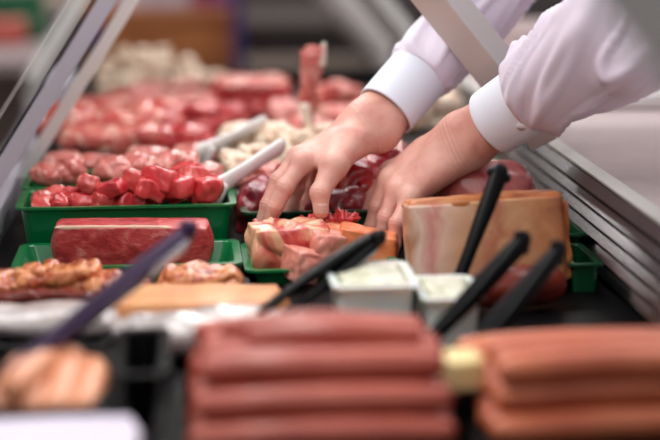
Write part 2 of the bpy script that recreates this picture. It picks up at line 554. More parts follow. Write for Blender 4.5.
def glass_pane(ya, yb, dx=-.01):
    x = lambda zz: -.069 + (zz - .285) * .65 + dx
    bm = bmesh.new(); base = case.location
    t = .0035
    vs = []
    for Y in (ya, yb):
        for zz, o in ((.037, 0), (.50, 0), (.50, t), (.037, t)):
            vs.append(bm.verts.new(Vector((x(zz) - o, Y, zz)) - base))
    for f in ((0, 1, 2, 3), (7, 6, 5, 4), (0, 4, 5, 1), (1, 5, 6, 2), (2, 6, 7, 3), (3, 7, 4, 0)):
        bm.faces.new([vs[i] for i in f])
    return link('glass_pane', finish(bm, 'glass_pane'), GLASS, case, smooth=False)


front_post(1.50, .0155, ALU)
front_post(1.95, .016, WHITEP, .032)
front_post(2.95, .03, WHITEP, -.045)
front_post(1.47, .0012, WHITEP, -.034)
glass_pane(1.52, 2.045); glass_pane(2.07, 2.94)
box('canopy_ridge', .055, .095, Y0, Y1, .50, .53, ALU, case, .004)

# ================================================================== TRAYS
def gtray(name, px0, px1, yf, yb, z0, h, mat, label, group=None, **k):
    """rim corners from photo columns at the front rim"""
    a = atx(px0, yf, z0 + h); b = atx(px1, yf, z0 + h)
    return tray(name, a, b, yf, yb, z0, h, mat, label=label, group=group, **k)


gtray('meat_tray', 10, 243, 1.528, 1.640, .001, .022, GREEN, 'shallow bright green tray under the single long beef loin')
gtray('meat_tray', 14, 237, 1.650, 1.755, .001, .058, GREEN, 'deep green tray full of bright red diced meat', lip=.005)
gtray('meat_tray', 20, 232, 1.760, 1.870, .001, .058, GREEN, 'deep green tray of pink pork pieces directly behind the diced red meat')
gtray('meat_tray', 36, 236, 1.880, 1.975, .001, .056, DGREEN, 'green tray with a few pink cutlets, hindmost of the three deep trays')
gtray('meat_tray', 245, 402, 1.512, 1.640, .001, .018, GREEN, 'green tray under the fatty knuckle where the hands reach')
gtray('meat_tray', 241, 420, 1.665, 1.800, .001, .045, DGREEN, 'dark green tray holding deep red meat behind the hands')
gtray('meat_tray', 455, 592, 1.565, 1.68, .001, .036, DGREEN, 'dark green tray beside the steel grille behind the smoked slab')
gtray('meat_tray', 430, 540, 1.71, 1.98, .001, .05, GREEN, 'green tray beyond the round ham, half hidden by the forearm')
gtray('black_tray', -16, 158, 1.405, 1.50, .001, .016, BLACK, 'low black tray holding orange marinated pork pieces')
gtray('black_tray', 160, 252, 1.435, 1.508, .001, .014, BLACK, 'small black tray under the single marinated piece')
gtray('black_tray', -14, 106, 1.07, 1.225, .001, .030, BLACK, 'black tray under the pale orange sausages')
gtray('black_tray', 110, 170, 1.10, 1.225, .001, .045, BLACK, 'empty deep black tub beside the red sausage pile')
gtray('black_tray', 172, 445, 1.02, 1.222, .001, .009, BLACK, 'low black tray under the red sausage pile')
gtray('black_tray', 480, 760, 1.02, 1.222, .001, .009, BLACK, 'low black tray under the orange sausage pile')
gtray('black_tray', 408, 566, 1.455, 1.54, .001, .008, BLACK, 'low black tray under the big smoked pork slab')
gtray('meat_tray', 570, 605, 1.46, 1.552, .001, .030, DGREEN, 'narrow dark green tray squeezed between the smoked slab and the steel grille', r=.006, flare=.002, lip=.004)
bt = box('divider_block', .193, .217, 1.095, 1.128, .0085, .028, BLACK, None, .002)
bt.name = 'black_spacer'
tag(bt, 'small black block between the two sausage piles', 'spacer')

# ================================================================== MEAT
# --- beef loin
lo = atx(52, 1.575, .03); hi = atx(213, 1.575, .03)
loin = blob('beef_loin', ((lo + hi) / 2, 1.592, .0305), (hi - lo, .046, .049), LOIN, rot=(R(2), R(1.2), 0), rnd_=.24, amp=.012, freq=2, seed=3, sub=6)
tag(loin, 'long brick-shaped raw beef loin lying alone in the shallow green tray', 'beef')
fc = blob('fat_cap', (-.020, -.0185, .0230), (hi - lo - .05, .006, .0035), FAT, rnd_=.3, amp=.12, freq=5, seed=8, sub=5, parent=loin)

# --- diced meat in the first deep tray
g1 = 'diced red meat cubes in the deep green tray'
def meat_cube(x, y, z, s, seed, mat, label, group):
    o = blob('meat_cube', (x, y, z), (s * rnd.uniform(1.0, 1.6), s * rnd.uniform(.9, 1.2), s * rnd.uniform(.8, 1.05)), mat,
             (rnd.uniform(-.5, .5), rnd.uniform(-.5, .5), rnd.uniform(0, 3)), .46, .09, 1.2, seed, 4)
    return tag(o, label, 'meat', group)


xa, xb = atx(14, 1.65, .06) + .014, atx(237, 1.65, .06) - .014
k = 0
for j, (yy, n) in enumerate(((1.681, 9), (1.698, 10), (1.716, 9), (1.732, 9))):
    for i in range(n):
        fx = (i + .5 * (j % 2) + .4) / (n + .3)
        x = xa + .004 + (xb - xa - .010) * fx
        f = (x - xa) / (xb - xa)
        top = .054 + (.013 if f > .62 else (.005 if .3 < f < .45 else 0)) + rnd.uniform(-.002, .004)
        meat_cube(x, yy + rnd.uniform(-.003, .003), top, .021, k, CUBE if i % 3 else CUBE2, 'bright red raw meat cube in the diced meat of the deep green tray', g1)
        k += 1
for i, (px, py, Y, s) in enumerate(((140, 183, 1.69, .024), (160, 180, 1.68, .026), (176, 186, 1.675, .027), (196, 180, 1.70, .026), (185, 172, 1.72, .024), (150, 190, 1.67, .022), (88, 184, 1.69, .022), (112, 189, 1.68, .021), (205, 190, 1.68, .024))):
    p = at(px, py, Y)
    meat_cube(p.x, p.y, p.z, s, 70 + i, CUBE if i % 3 else CUBE2, 'bright red raw meat cube in the diced meat of the deep green tray', g1)
# filler bed under the visible cubes (meat too small to count)
bed = blob('minced_bed', ((xa + xb) / 2, 1.7025, .024), (xb - xa - .006, .064, .034), CUBE, rnd_=.1, amp=.03, freq=6, seed=5, sub=5)
tag(bed, 'red meat trimmings filling the bottom of the diced meat tray', 'meat', kind='stuff')

# --- pork pieces in the second and third tray
def lump(name, px, py, Y, w, d, h, mat, label, cat='meat', seed=None, rz=None, rnd_=.7, amp=.10, fold=.15, sub=5, ry=0, rx=0, freq=1.6, group=None):
    """py = middle of the lump in the photo"""
    p = at(px, py, Y)
    s = seed if seed is not None else int(px * 3 + py)
    o = blob(name, p, (w, d, h), mat, (rx, ry, (s % 7 - 3) * .08 if rz is None else rz), rnd_, amp, freq, s, sub, fold=fold)
    M = o.rotation_euler.to_matrix()
    lowest = min((M @ v.co).z for v in o.data.vertices) + p.z
    if lowest < .0035: o.location.z += .0035 - lowest
    return tag(o, label, cat, group)


for px, py, Y, w, h, l in ((50, 174, 1.805, .044, .026, 'pale pink pork piece at the glass-side end of the second deep tray'),
                        (72, 171, 1.815, .034, .030, 'rounded pink pork piece beside the end piece in the second deep tray'),
                        (113, 171, 1.81, .046, .034, 'glossy pale pork piece, first of the two big middle ones in the second deep tray'),
                        (138, 168, 1.82, .046, .034, 'glossy pale pork piece behind the tallest diced cubes'),
                        (178, 168, 1.82, .052, .038, 'pork piece with a white fat patch behind the diced meat, near the white tongs'),
                        (210, 176, 1.81, .03, .03, 'small pink pork scrap beside the white tong blade')):
    lump('pork_piece', px, py, Y, w, .05, h, PINK, l, rnd_=.8, fold=.08, amp=.07)
for px, py, Y, w, h, l in ((62, 160, 1.92, .045, .018, 'flat pink cutlet at the glass-side end of the hindmost deep tray'),
                        (93, 162, 1.925, .042, .018, 'flat pink cutlet, second along the hindmost deep tray'),
                        (150, 158, 1.92, .055, .026, 'reddish pork cutlet in the middle of the hindmost deep tray'),
                        (195, 156, 1.925, .05, .03, 'reddish pork cutlet at the tong end of the hindmost deep tray')):
    lump('pork_cutlet', px, py, Y, w, .055, h, PINK, l, fold=.08, amp=.07)
lump('pork_scrap', 192, 176, 1.775, .02, .018, .02, FAT, 'white fatty pork scrap on top of the second deep tray', fold=0)

# --- large beef row behind
for i, (px, py, Y, w, d, h, m, l) in enumerate((
    (70, 122, 2.12, .085, .10, .055, BEEF2, 'red-ended beef cut nearest the glass in the row behind the deep trays'),
    (112, 128, 2.16, .09, .10, .05, BEEF2, 'pink beef cut beside the red-ended one'),
    (160, 122, 2.20, .10, .10, .06, BEEF2, 'wide pink beef cut streaked with fat in the middle of the row'),
    (205, 124, 2.20, .07, .10, .06, RED, 'darker red beef cut at the inner end of the row'),
    (90, 140, 2.05, .08, .06, .035, BEEF2, 'low pink meat strip in front of the large beef cuts'),
    (135, 142, 2.06, .09, .06, .045, BEEF2, 'light pink meat strip in front of the wide beef cut'),
    (180, 143, 2.06, .09, .06, .05, RED, 'red beef strip just behind the hindmost deep tray'),
    (100, 107, 2.36, .10, .10, .03, BEEF2, 'flat red beef steak further back beside the green tray'),
    (150, 106, 2.40, .11, .10, .035, PINK, 'long pale fillet behind the wide pink beef cut'),
    (192, 102, 2.42, .07, .09, .035, PINK, 'yellowish pink poultry piece beside the rib rack'))):
    lump('beef_cut', px, py, Y, w, d, h, m, l, seed=20 + i, rz=(i % 3 - 1) * .4, fold=.10, amp=.07, freq=1.1, sub=5)

# --- rib rack and pinks behind the bone
rr = lump('rib_rack', 250, 103, 2.48, .125, .11, .075, RED, 'thick dark red rib rack in the back middle of the counter', seed=41, rz=.1, rnd_=.35, fold=.1)
fr_ = blob('fat_cap', (0, 0, .034), (.12, .105, .018), BEEF2, rnd_=.5, amp=.15, seed=9, parent=rr)
for i, (px, py, Y, w, h, m, l) in enumerate((
    (335, 102, 2.42, .09, .06, BEEF2, 'pink shoulder cut behind the far forearm'),
    (287, 118, 2.34, .06, .05, PINK, 'pale pink cut beside the standing rib bone'),
    (345, 122, 2.28, .08, .05, BEEF2, 'red shoulder cut next to the far wrist'),
    (228, 120, 2.28, .06, .05, RED, 'small red cut in front of the rib rack'),
    (310, 136, 2.12, .07, .05, PINK, 'pale cut just behind the standing rib bone'),
    (405, 120, 2.1, .06, .05, PALE, 'yellow-brown poultry piece between the two forearms'),
    (432, 110, 2.2, .07, .06, PALE, 'pale poultry piece behind the near wrist'),
    (460, 98, 2.4, .09, .06, PALE, 'pale grey poultry piece below the canopy post'),
    (385, 152, 1.95, .05, .03, RED, 'small red piece beyond the fat-streaked cut'))):
    lump('meat_cut', px, py, Y, w, .08, h, m, l, seed=50 + i, rz=(i % 3 - 1) * .3, fold=.08, freq=1.2)
# poultry
for i, (px, py, Y, w, h, l) in enumerate((
    (238, 137, 2.02, .05, .035, 'cream chicken piece under the far white tongs'),
    (275, 140, 2.0, .06, .045, 'cream chicken piece at the tip of the near white tongs'),
    (262, 160, 1.90, .06, .04, 'pale chicken piece beside the near white tong handle'),
    (300, 150, 1.95, .06, .045, 'pale chicken piece touching the far wrist'),
    (240, 163, 1.88, .045, .03, 'cream chicken scrap under the near white tongs'),
    (318, 140, 2.0, .05, .04, 'cream chicken piece below the standing rib bone'))):
    lump('chicken_piece', px, py, Y, w, .06, h, PALE, l, seed=70 + i)
lump('chicken_breast', 258, 176, 1.86, .07, .06, .035, PINK, 'pinkish chicken breast behind the fingers of the far hand', seed=81)

# --- pale chicken pile far back
gp = 'pale chicken pieces heaped at the far end'
q = 0
for row, (py, Y, n, xs, xe) in enumerate(((92, 2.76, 6, 104, 194), (80, 2.81, 6, 104, 196), (67, 2.86, 5, 110, 186), (56, 2.91, 3, 124, 166), (95, 2.88, 4, 112, 212))):
    for i in range(n):
        px = xs + (xe - xs) * i / (n - 1)
        q += 1
        pink = row == 0 and i > 1
        lump('chicken_wing', px + rnd.uniform(-3, 3), py + rnd.uniform(-3, 3), Y, .034, .036, .034, PINK if pink else PALE,
             'pink poultry piece at the foot of the far chicken heap' if pink else 'cream chicken piece in the heap at the far end before the wooden cabinet',
             seed=100 + q, sub=4, group='pink pieces below the chicken heap' if pink else gp)
gtray('meat_tray', 82, 205, 2.52, 2.72, .001, .03, DGREEN, 'dark green tray before the heap of pale chicken at the far end')
lump('poultry_thigh', 215, 88, 2.85, .06, .05, .05, PALE, 'pale poultry thigh beside the far chicken heap', seed=131)
lump('red_cutlet', 135, 97, 2.62, .09, .06, .03, RED, 'red cut lying in the far dark green tray', seed=132)

# --- standing rib bone with ragged meat
b0, b1 = at(309, 150, 2.0), at(305, 108, 2.0)
rb = empty('rib_bone', b0)
tag(rb, 'upright rib bone with ragged red meat at its tip standing among the back cuts', 'rib')
sweep('bone_shaft', [Vector((0, 0, -.01)), (b1 - b0) * .5 + Vector((.002, 0, 0)), b1 - b0], [.008, .006, .008], BONE, rb, 14, res=4)
tip = at(314, 56, 2.0) - b0
mid = b1 - b0
nz = lambda t, a, p: noise.noise(Vector((math.cos(a) * 2.2, math.sin(a) * 2.2, t * 22))) * .008 + .0028 * (((t * 9) % 1) - .5) * (1 if t > .1 else 0)
sweep('ragged_meat', [mid - Vector((-.003, 0, .022)), mid * .6 + tip * .4, mid * .3 + tip * .7, tip], [.007, .0105, .0125, .014], PINK, rb, 40, .3, side=(1, 0, 0), res=12, disp=nz)
for i, (dx, dz, r_) in enumerate(((-.0135, .006, .0022), (-.005, .009, .0018), (.003, .007, .002), (.0115, .015, .0026))):
    sweep('meat_shred', [tip + Vector((dx * .9, 0, -.010)), tip + Vector((dx * 1.15, .001, dz))], [.0055, r_], PINK if i < 3 else BONE, rb, 10)

# --- deep red meat behind the hands
lump('pork_shoulder', 258, 206, 1.735, .045, .08, .055, COLD, 'deep red pork piece showing beside the fingertips of the far hand', seed=140, fold=.1)
lump('pork_shoulder', 306, 196, 1.755, .08, .07, .06, COLD, 'deep red pork piece in the shade under the far hand', seed=141, fold=.1)
lump('beef_shank', 382, 162, 1.78, .065, .09, .045, REDFAT, 'glossy red cut with white fat seams lying between the hands', seed=142, ry=-.2, fold=.12, amp=.06, freq=1.0)
lump('beef_shank', 356, 186, 1.74, .055, .07, .075, REDFAT, 'fat-streaked red cut hanging down beside the far thumb', seed=147, ry=.4, fold=.14, amp=.06, freq=1.0)
lump('beef_brisket', 340, 208, 1.70, .065, .035, .045, COLD, 'smooth dark red cut behind the far thumb', seed=144, fold=.1)
lump('mince_scrap', 337, 221, 1.635, .04, .025, .016, CUBE, 'bright red ragged mince at the far thumb tip', seed=145, amp=.3, freq=4)
lump('mince_scrap', 312, 224, 1.62, .03, .022, .014, CUBE, 'small red shred on top of the fatty knuckle', seed=146, amp=.3, freq=4)

# --- knuckle being handled
kn = lump('pork_knuckle', 288, 250, 1.578, .088, .07, .050, KNUC, 'cream-skinned fatty pork knuckle with red flesh under the far hand', seed=153, rz=.1, rnd_=.38, amp=.07, fold=.12, sub=6, freq=1.3)
lump('pork_trimming', 318, 236, 1.60, .035, .03, .03, COLD, 'purple-red trimming on the knuckle between hand and orange fillet', seed=157, fold=.2)
lump('pork_trimming', 268, 229, 1.60, .035, .035, .014, KNUC, 'pale ragged trimming lying on the knuckle below the fingertips', seed=158, amp=.25, freq=3)
for i, (px, py, Y, w, h, rz, m, l) in enumerate((
    (366, 250, 1.585, .066, .036, -.15, ORANGE, 'bright orange smooth fillet under the near hand'),
    (322, 255, 1.555, .034, .044, .25, PORKF, 'pink boxy chunk between the knuckle and the orange fillet'),
    (338, 235, 1.60, .05, .02, .1, ORANGE, 'flat orange piece below the far thumb'),
    (300, 275, 1.52, .026, .034, .35, PORKF, 'pale pink skin flap in front of the knuckle beside the black tongs'))):
    lump('skinned_fillet', px, py, Y, w, .045, h, m, l, seed=160 + i, rz=rz, rnd_=.25, amp=.05, fold=.05, ry=.2)

# --- smoked slab
sx0, sx1 = atx(405, 1.50, .05), atx(562, 1.50, .05)
slab = blob('smoked_slab', ((sx0 + sx1) / 2, 1.500, .0475), (sx1 - sx0, .05, .086), BACON, (R(-8), R(-3.5), R(-3)), .10, .018, 2.2, 171, 6)
tag(slab, 'large upright block of smoked bacon with an orange-brown rind', 'bacon')
blob('rind', (.001, .004, .0405), (sx1 - sx0 + .001, .052, .012), SMOK, (0, 0, 0), .25, .10, 3, 172, 5, parent=slab)
blob('side_rind', (.0775, .004, -.004), (.012, .051, .082), SMOK, (0, 0, 0), .3, .12, 3, 173, 5, parent=slab)
ham = lump('round_ham', 487, 196, 1.66, .10, .08, .075, HAM, 'round pink ham joint standing behind the smoked slab', seed=180, rnd_=.8, amp=.03, fold=0, rz=0)
lump('ham_joint', 452, 186, 1.70, .05, .05, .06, HAM, 'second ham joint tucked below the near wrist', seed=181, amp=.04, fold=0)
o = sweep('salami', [Vector((atx(480, 1.405, .02), 1.405, .022)), Vector((atx(520, 1.41, .02), 1.41, .024)), Vector((atx(548, 1.42, .02), 1.42, .022))], [.017, .021, .018], DARKM, None, 20, res=4)
tag(o, 'dark reddish salami lying in front of the smoked slab', 'salami')

# --- marinated pork
for i, (px, py, Y, w, d, h, l) in enumerate((
    (12, 284, 1.455, .050, .05, .022, 'marinated pork slice at the glass-side end of the black tray'),
    (42, 279, 1.462, .052, .05, .030, 'orange marinated pork slice in folds, second from the glass'),
    (78, 279, 1.462, .050, .05, .030, 'marinated pork slice with pale fat ridges in the middle of the black tray'),
    (112, 284, 1.455, .046, .05, .026, 'marinated pork slice beside the purple tongs'),
    (138, 291, 1.445, .030, .04, .018, 'small marinated scrap at the inner end of the black tray'),
    (25, 296, 1.42, .05, .02, .014, 'dark red glazed strip on the near edge of the black tray'),
    (65, 297, 1.42, .06, .02, .014, 'long dark red glazed strip on the near edge of the black tray'))):
    lump('marinated_pork', px, py, Y, w, d, h, MARI if i < 5 else DARKM, l, seed=190 + i, rz=(i % 3 - 1) * .25, amp=.10, fold=.22, sub=6, freq=1.2, rnd_=.6)
lump('marinated_pork', 201, 280, 1.47, .080, .055, .030, MARI, 'single folded piece of marinated pork in front of the beef loin', seed=199, rz=0, amp=.10, fold=.22, sub=6, freq=1.2, rnd_=.5)

# --- tan slab, white packs
o = blob('smoked_fish_slab', (atx(197, 1.375, .02), 1.378, .0215), (.165, .075, .024), TAN, (0, 0, -.03), .3, .05, 2, 201, 5)
tag(o, 'flat tan smoked slab lying across between marinated pork and white packs', 'smoked meat')
gtray('black_tray', 88, 305, 1.33, 1.425, .001, .010, BLACK, 'low black tray under the flat tan slab')
o = blob('white_pack', (atx(205, 1.275, .03), 1.285, .027), (.142, .065, .030), WRAP, (0, 0, .05), .7, .08, 2, 205, 5, fold=.12)
tag(o, 'glossy white wrapped pack in front of the tan slab', 'package')
o = blob('white_pack', (atx(48, 1.33, .022), 1.345, .022), (.125, .06, .022), WRAP, (0, 0, -.03), .6, .08, 2, 206, 5, fold=.12)
tag(o, 'flat white wrapped pack between purple tongs and marinated pork', 'package')
o = blob('white_pack', (atx(150, 1.33, .018), 1.325, .018), (.045, .04, .018), WRAP, (0, 0, .5), .6, .08, 2, 207, 5, fold=.12)
tag(o, 'small white wrapped pack between the two larger white ones', 'package')
for a, b, l in ((-14, 112, 'black tray under the flat white pack'), (115, 302, 'black tray under the glossy white pack')):
    gtray('black_tray', a, b, 1.245 if a > 0 else 1.285, 1.322 if a > 0 else 1.395, .001, .014, BLACK, l)
o = sweep('orange_stick', [at(128, 352, 1.29), at(131, 380, 1.22)], [.004, .004], ORANGE, None, 12)
tag(o, 'thin pale orange stick hanging over the empty black tub', 'stick')

# --- salad tubs
for (pa, pb, yf, yb, h, l) in ((333, 421, 1.295, 1.39, .056, 'white tub of creamy salad beside the black tongs'),
                               (423, 488, 1.285, 1.37, .046, 'smaller white tub of greenish creamy salad before the smoked slab')):
    xa_, xb_ = atx(pa, yf, h), atx(pb, yf, h)
    t = empty('salad_tub', ((xa_ + xb_) / 2, (yf + yb) / 2, .001))
    tag(t, l, 'tub')
    tr = tray('tub', -(xb_ - xa_) / 2, (xb_ - xa_) / 2, -(yb - yf) / 2, (yb - yf) / 2, 0, h, plain('milky_plastic', (244, 244, 236), .3, coat=.3, sss=.5), parent=t, flare=.004, lip=.004)
    blob('salad', (0, 0, h * .56), (xb_ - xa_ - .018, yb - yf - .018, h * .92), CREAM, (0, 0, 0), .1, .04, 5, 210, 5, parent=t)

# --- pale sausages, yellow block, white tub in the near corner
for i, (pa, ya, pb, yb, r, l) in enumerate((
    (2, 392, 22, 358, .0135, 'pale orange sausage nearest the glass in the near black tray'),
    (30, 398, 44, 356, .0135, 'pale orange sausage second from the glass in the near black tray'),
    (58, 396, 70, 350, .014, 'pale orange sausage third from the glass, highest of its row'),
    (86, 394, 92, 358, .0125, 'pale orange sausage beside the empty black tub'),
    (16, 378, 60, 362, .012, 'pale orange sausage lying across the others'),)):
    a, b = at(pa, ya + 24, 1.10), at(pb, yb + 12, 1.185)
    lift = .012 if i == 4 else 0
    a.z = max(a.z, .022); b.z = max(b.z, .022)
    o = sweep('pale_sausage', [a + Vector((0, 0, lift)), (a + b) / 2 + Vector((.004, 0, .007 + lift)), b + Vector((0, 0, lift))], [r, r, r], BRAT, None, 18, res=5)
    tag(o, l, 'sausage')
o = blob('butter_block', (.205, 1.112, .0395), (.034, .034, .023), BUTTER, (0, 0, .05), .12, .02, 2, 220, 4)
tag(o, 'pale yellow block between the two sausage piles', 'butter')
t = empty('white_tub', (atx(62, 1.02, .02), 1.02, .001))
tag(t, 'round-cornered white lidded tub at the near glass-side corner', 'tub')
tray('tub', -.062, .052, -.04, .04, 0, .026, WHITEP, parent=t, r=.03)
blob('lid', (-.005, 0, .027), (.112, .078, .008), plain('lavender_white_lid', (206, 198, 216), .4), (0, 0, 0), .35, .01, 2, 221, 5, parent=t)

# --- sausage piles
def sausage_pile(X0, X1, rows, mat, group, label, name, dz, r=.0120, slope=0, seed=0):
    rg = random.Random(seed)
    L = X1 - X0
    for li, (ys, z, cut0, cut1) in enumerate(rows):
        for y in ys:
            x0 = X0 + cut0 + rg.uniform(-.004, .004); x1 = X1 - cut1 + rg.uniform(-.004, .004)
            b = rg.uniform(.002, .005)
            pts = []
            for k_ in range(7):
                t_ = k_ / 6
                pts.append(Vector((x0 + (x1 - x0) * t_, y + rg.uniform(-.0008, .0008) + slope * (t_ - .5) * .012, z + b * math.sin(math.pi * t_) * dz - (dz > 0) * .000)))
            rad = [r * .80, r * .97, r, r, r, r * .97, r * .80]
            o = sweep(name, pts, rad, mat, None, 18, res=3)
            tag(o, label, 'sausage', group)


def ysr(a, n, s=.0235): return [a + s * i for i in range(n)]


sausage_pile(.012, .186, [(ysr(1.045, 7), .0155, 0, 0), (ysr(1.057, 6), .0362, .004, .002), (ysr(1.075, 5), .0568, .008, .004)],
             SAUS, 'red sausages piled in the near middle', 'smooth pinkish red sausage in the pile in front of the white packs', 'red_sausage', .3, r=.0118, seed=4)
for xs, y, z in ((.036, 1.130, .0700), (.052, 1.104, .0705)):
    o = sweep('red_sausage', [Vector((xs, y, z)), Vector((xs + .06, y - .003, z + .004)), Vector((xs + .115, y - .001, z))], [.009, .0108, .009], SAUS, None, 18, res=6)
    tag(o, 'smooth pinkish red sausage in the pile in front of the white packs', 'sausage', 'red sausages piled in the near middle')
sausage_pile(.226, .395, [(ysr(1.045, 7), .0155, 0, 0), (ysr(1.057, 6), .0362, .000, .002), (ysr(1.056, 3), .0568, .006, .002)],
             SAUSO, 'orange sausages piled beside the steel grille', 'smooth orange sausage in the pile by the steel grille', 'orange_sausage', .5, r=.0118, seed=9, slope=.3)

# ================================================================== TONGS
def tongs(p_end, p_tip, w, mat, label, open_=.012, thick=.35, name='tongs', side=(0, 0, 1), two=True, sheen=None):
    """hinged end at p_end, blades at p_tip"""
    t = empty(name, p_tip); tag(t, label, 'tongs')
    a = Vector(p_end) - Vector(p_tip)
    d = a.normalized(); s = Vector(side); s = (s - d * s.dot(d)).normalized()
    n = d.cross(s).normalized()
    for sg in ((1, -1) if two else (1,)):
        pts = [s * open_ * .35 * sg, a * .3 + s * open_ * sg, a * .65 + s * open_ * .9 * sg, a * .92 + s * open_ * .45 * sg, a + s * open_ * .12 * sg]
        sweep('tong_arm', pts, [w * .34, w * .32, w * .42, w * .46, w * .46], mat, t, 16, thick, side=n, res=6)
    sweep('hinge', [a * .97 - n * w * .42, a * .97 + n * w * .42], [w * .26, w * .26], mat, t, 14)
    if sheen:
        sweep('sheen_strip', [a * .72 - s * (open_ * .9 + w * .13), a * .93 - s * (open_ * .5 + w * .17)], [w * .24, w * .28], sheen, t, 14, .3, side=n, res=3)  # pale strip laid on the arm as a painted highlight
    return t


SHEEN = plain('grey_white_sheen', (196, 200, 212), .25, coat=.4)  # highlight colour for the purple and black tongs
tongs(at(188, 234, 1.32), at(14, 372, 1.12), .027, PURPLE, 'dark purple tongs leaning across the beef loin end of the counter', side=(0, 1, .5), open_=.004, thick=.45, sheen=SHEEN)
tongs(at(374, 240, 1.40), at(238, 338, 1.27), .030, BLACKT, 'black tongs leaning between the fatty knuckle and the salad tub', side=(0, .75, 1), open_=.007, thick=.5, sheen=SHEEN)
tongs(at(500, 172, 1.44), at(458, 282, 1.40), .0180, BLACKT, 'upright black tongs crossing the smoked slab', side=(.2, 1, .2), open_=.004, thick=.6)
tongs(at(524, 240, 1.34), at(430, 340, 1.24), .0185, BLACKT, 'black tongs leaning from the salad tub towards the grille, shorter of the crossing two', side=(0, 1, .2), open_=.005, thick=.5)
tongs(at(560, 250, 1.30), at(456, 372, 1.16), .019, BLACKT, 'black tongs reaching from the yellow block towards the grille', side=(0, 1, .2), open_=.005, thick=.5)
for pe, pt, l in ((at(280, 147, 1.80), at(214, 190, 1.72), 'white plastic tongs standing in the diced red meat'),
                  (at(262, 123, 2.0), at(202, 152, 1.90), 'white plastic tongs standing in the hindmost deep tray')):
    t = empty('white_tongs', pt); tag(t, l, 'tongs')
    a = pe - pt; d = a.normalized(); n = d.cross(Vector((0, 1, .3))).normalized()
    sweep('tong_arm', [Vector((0, 0, 0)), a * .5, a * .97], [.013, .0085, .0098], WHITEP, t, 16, .45, side=n, res=5)
    sweep('tong_arm', [Vector((.003, .012, -.004)), a * .5 + Vector((0, .009, -.001)), a + Vector((0, .004, 0))], [.013, .0085, .0098], WHITEP, t, 16, .45, side=n, res=5)
    bl = blob('blade', (.001, .004, -.006), (.022, .010, .034), WHITEP, (0, R(25), 0), .5, .02, 2, 3, 4, parent=t)

# ================================================================== WORKTOP ITEMS
o = box('cutting_board', .53, .73, 2.06, 2.6, .096, .118, WHITEP, None, .008, 3)
tag(o, 'thick white cutting board lying on the worktop behind the near sleeve', 'cutting board')
t = empty('white_crate', (.60, 2.78, .096)); tag(t, 'white plastic tray at the far end of the worktop', 'tray')
tray('tub', -.1, .1, -.12, .12, 0, .05, ENAMEL, parent=t)
# ================================================================== PERSON
VX = .00115
PBASE = Vector((1.0, 1.73, -.85))


def hand_field(lo, hi, wrist, lat, mcps, fingers, thumb, elbow, frs):
    s = SDF(lo, hi, VX)
    W = Vector(wrist); lat = Vector(lat).normalized()
    # palm: metacarpals
    for i, m in enumerate(mcps):
        st = W + lat * (-.017 + .0113 * i) * -1
        s.cone(st, m, .0135, .0105, .014)
    for i in range(3):
        a = (Vector(mcps[i]) + Vector(mcps[i + 1])) / 2; b = W + lat * (.017 - .0113 * (i + .5))
        s.cone(a * .9 + b * .1, a * .35 + b * .65, .0095, .0135, .012)
    # forearm: two bones
    E = Vector(elbow)
    s.cone(W + lat * .0105, E + lat * .010, .0195, .027, .02)
    s.cone(W - lat * .0105, E - lat * .010, .0195, .027, .02)
    base = s
    # thumb, ball of the thumb
    th = s.new(); th.chain(thumb, [.0165, .0145, .0098, .0085], .004)
    th.cone(thumb[1], W * .5 + Vector(mcps[0]) * .5, .011, .012, .01)
    ip = Vector(thumb[2]); th.ell(ip, (.0099, .0099, .0099), .005)
    res = base.merge(th, .013)
    for m, fg, r in zip(mcps, fingers, frs):
        f = s.new()
        pts = [m] + fg
        f.chain(pts, [r * 1.25, r * 1.06, r * .95, r * .80], .003)
        f.ell(pts[1], (r * 1.07,) * 3, .004)
        tmp = base.merge(f, .008)
        res = np.minimum(res, tmp)
    # knuckles
    base.f = res
    for m in mcps: base.ell(m, (.0103, .0103, .0103), .008)
    return base


def ripples(P, joints, amp=.0003, wl=.0036, ext=.006):
    """small creases around joints: P vertices, joints = (centre, axis, radius)"""
    for c, ax, rad in joints:
        d = P - np.array(c); s = d @ np.array(ax); r2 = np.linalg.norm(d - np.outer(s, ax), axis=1)
        m = (np.abs(s) < ext * 2) & (r2 < rad * 1.9)
        u = d[m] - np.outer(s[m], ax); u /= (np.linalg.norm(u, axis=1)[:, None] + 1e-9)
        P[m] += u * (amp * np.cos(2 * np.pi * s[m] / wl) * np.exp(-(s[m] / ext) ** 2))[:, None]
    return P


# far hand = the person's right hand
Wr = at(372, 126, 1.70); Er = at(535, -60, 1.86)
Rm = [at(302, 163, 1.652), at(299, 158, 1.675), at(306, 155, 1.697), at(320, 155, 1.716)]
Rf = [[at(285, 187, 1.636), at(275, 208, 1.630), at(270, 222, 1.630)],
      [at(279, 181, 1.660), at(268, 205, 1.650), at(262, 223, 1.648)],
      [at(296, 188, 1.692), at(291, 206, 1.688), at(288, 219, 1.682)],
      [at(312, 188, 1.714), at(307, 203, 1.708), at(304, 214, 1.700)]]
Rt = [at(352, 143, 1.675), at(334, 166, 1.640), at(320, 193, 1.618), at(321, 211, 1.612)]
latR = (at(395, 140, 1.69) - at(352, 108, 1.71))      # towards the thumb side
FRS = [.0088, .0090, .0086, .0078]


def bounds(pts, m=.045):
    a = np.array([list(p) for p in pts]); return a.min(0) - m, a.max(0) + m


cutR = Wr.lerp(Er, .62)
bb = bounds([Wr, cutR] + Rm + Rt + sum(Rf, []))
sR = hand_field(bb[0], bb[1], Wr, latR, Rm, Rf, Rt, Er, FRS)
PR, FR = sR.mesh()
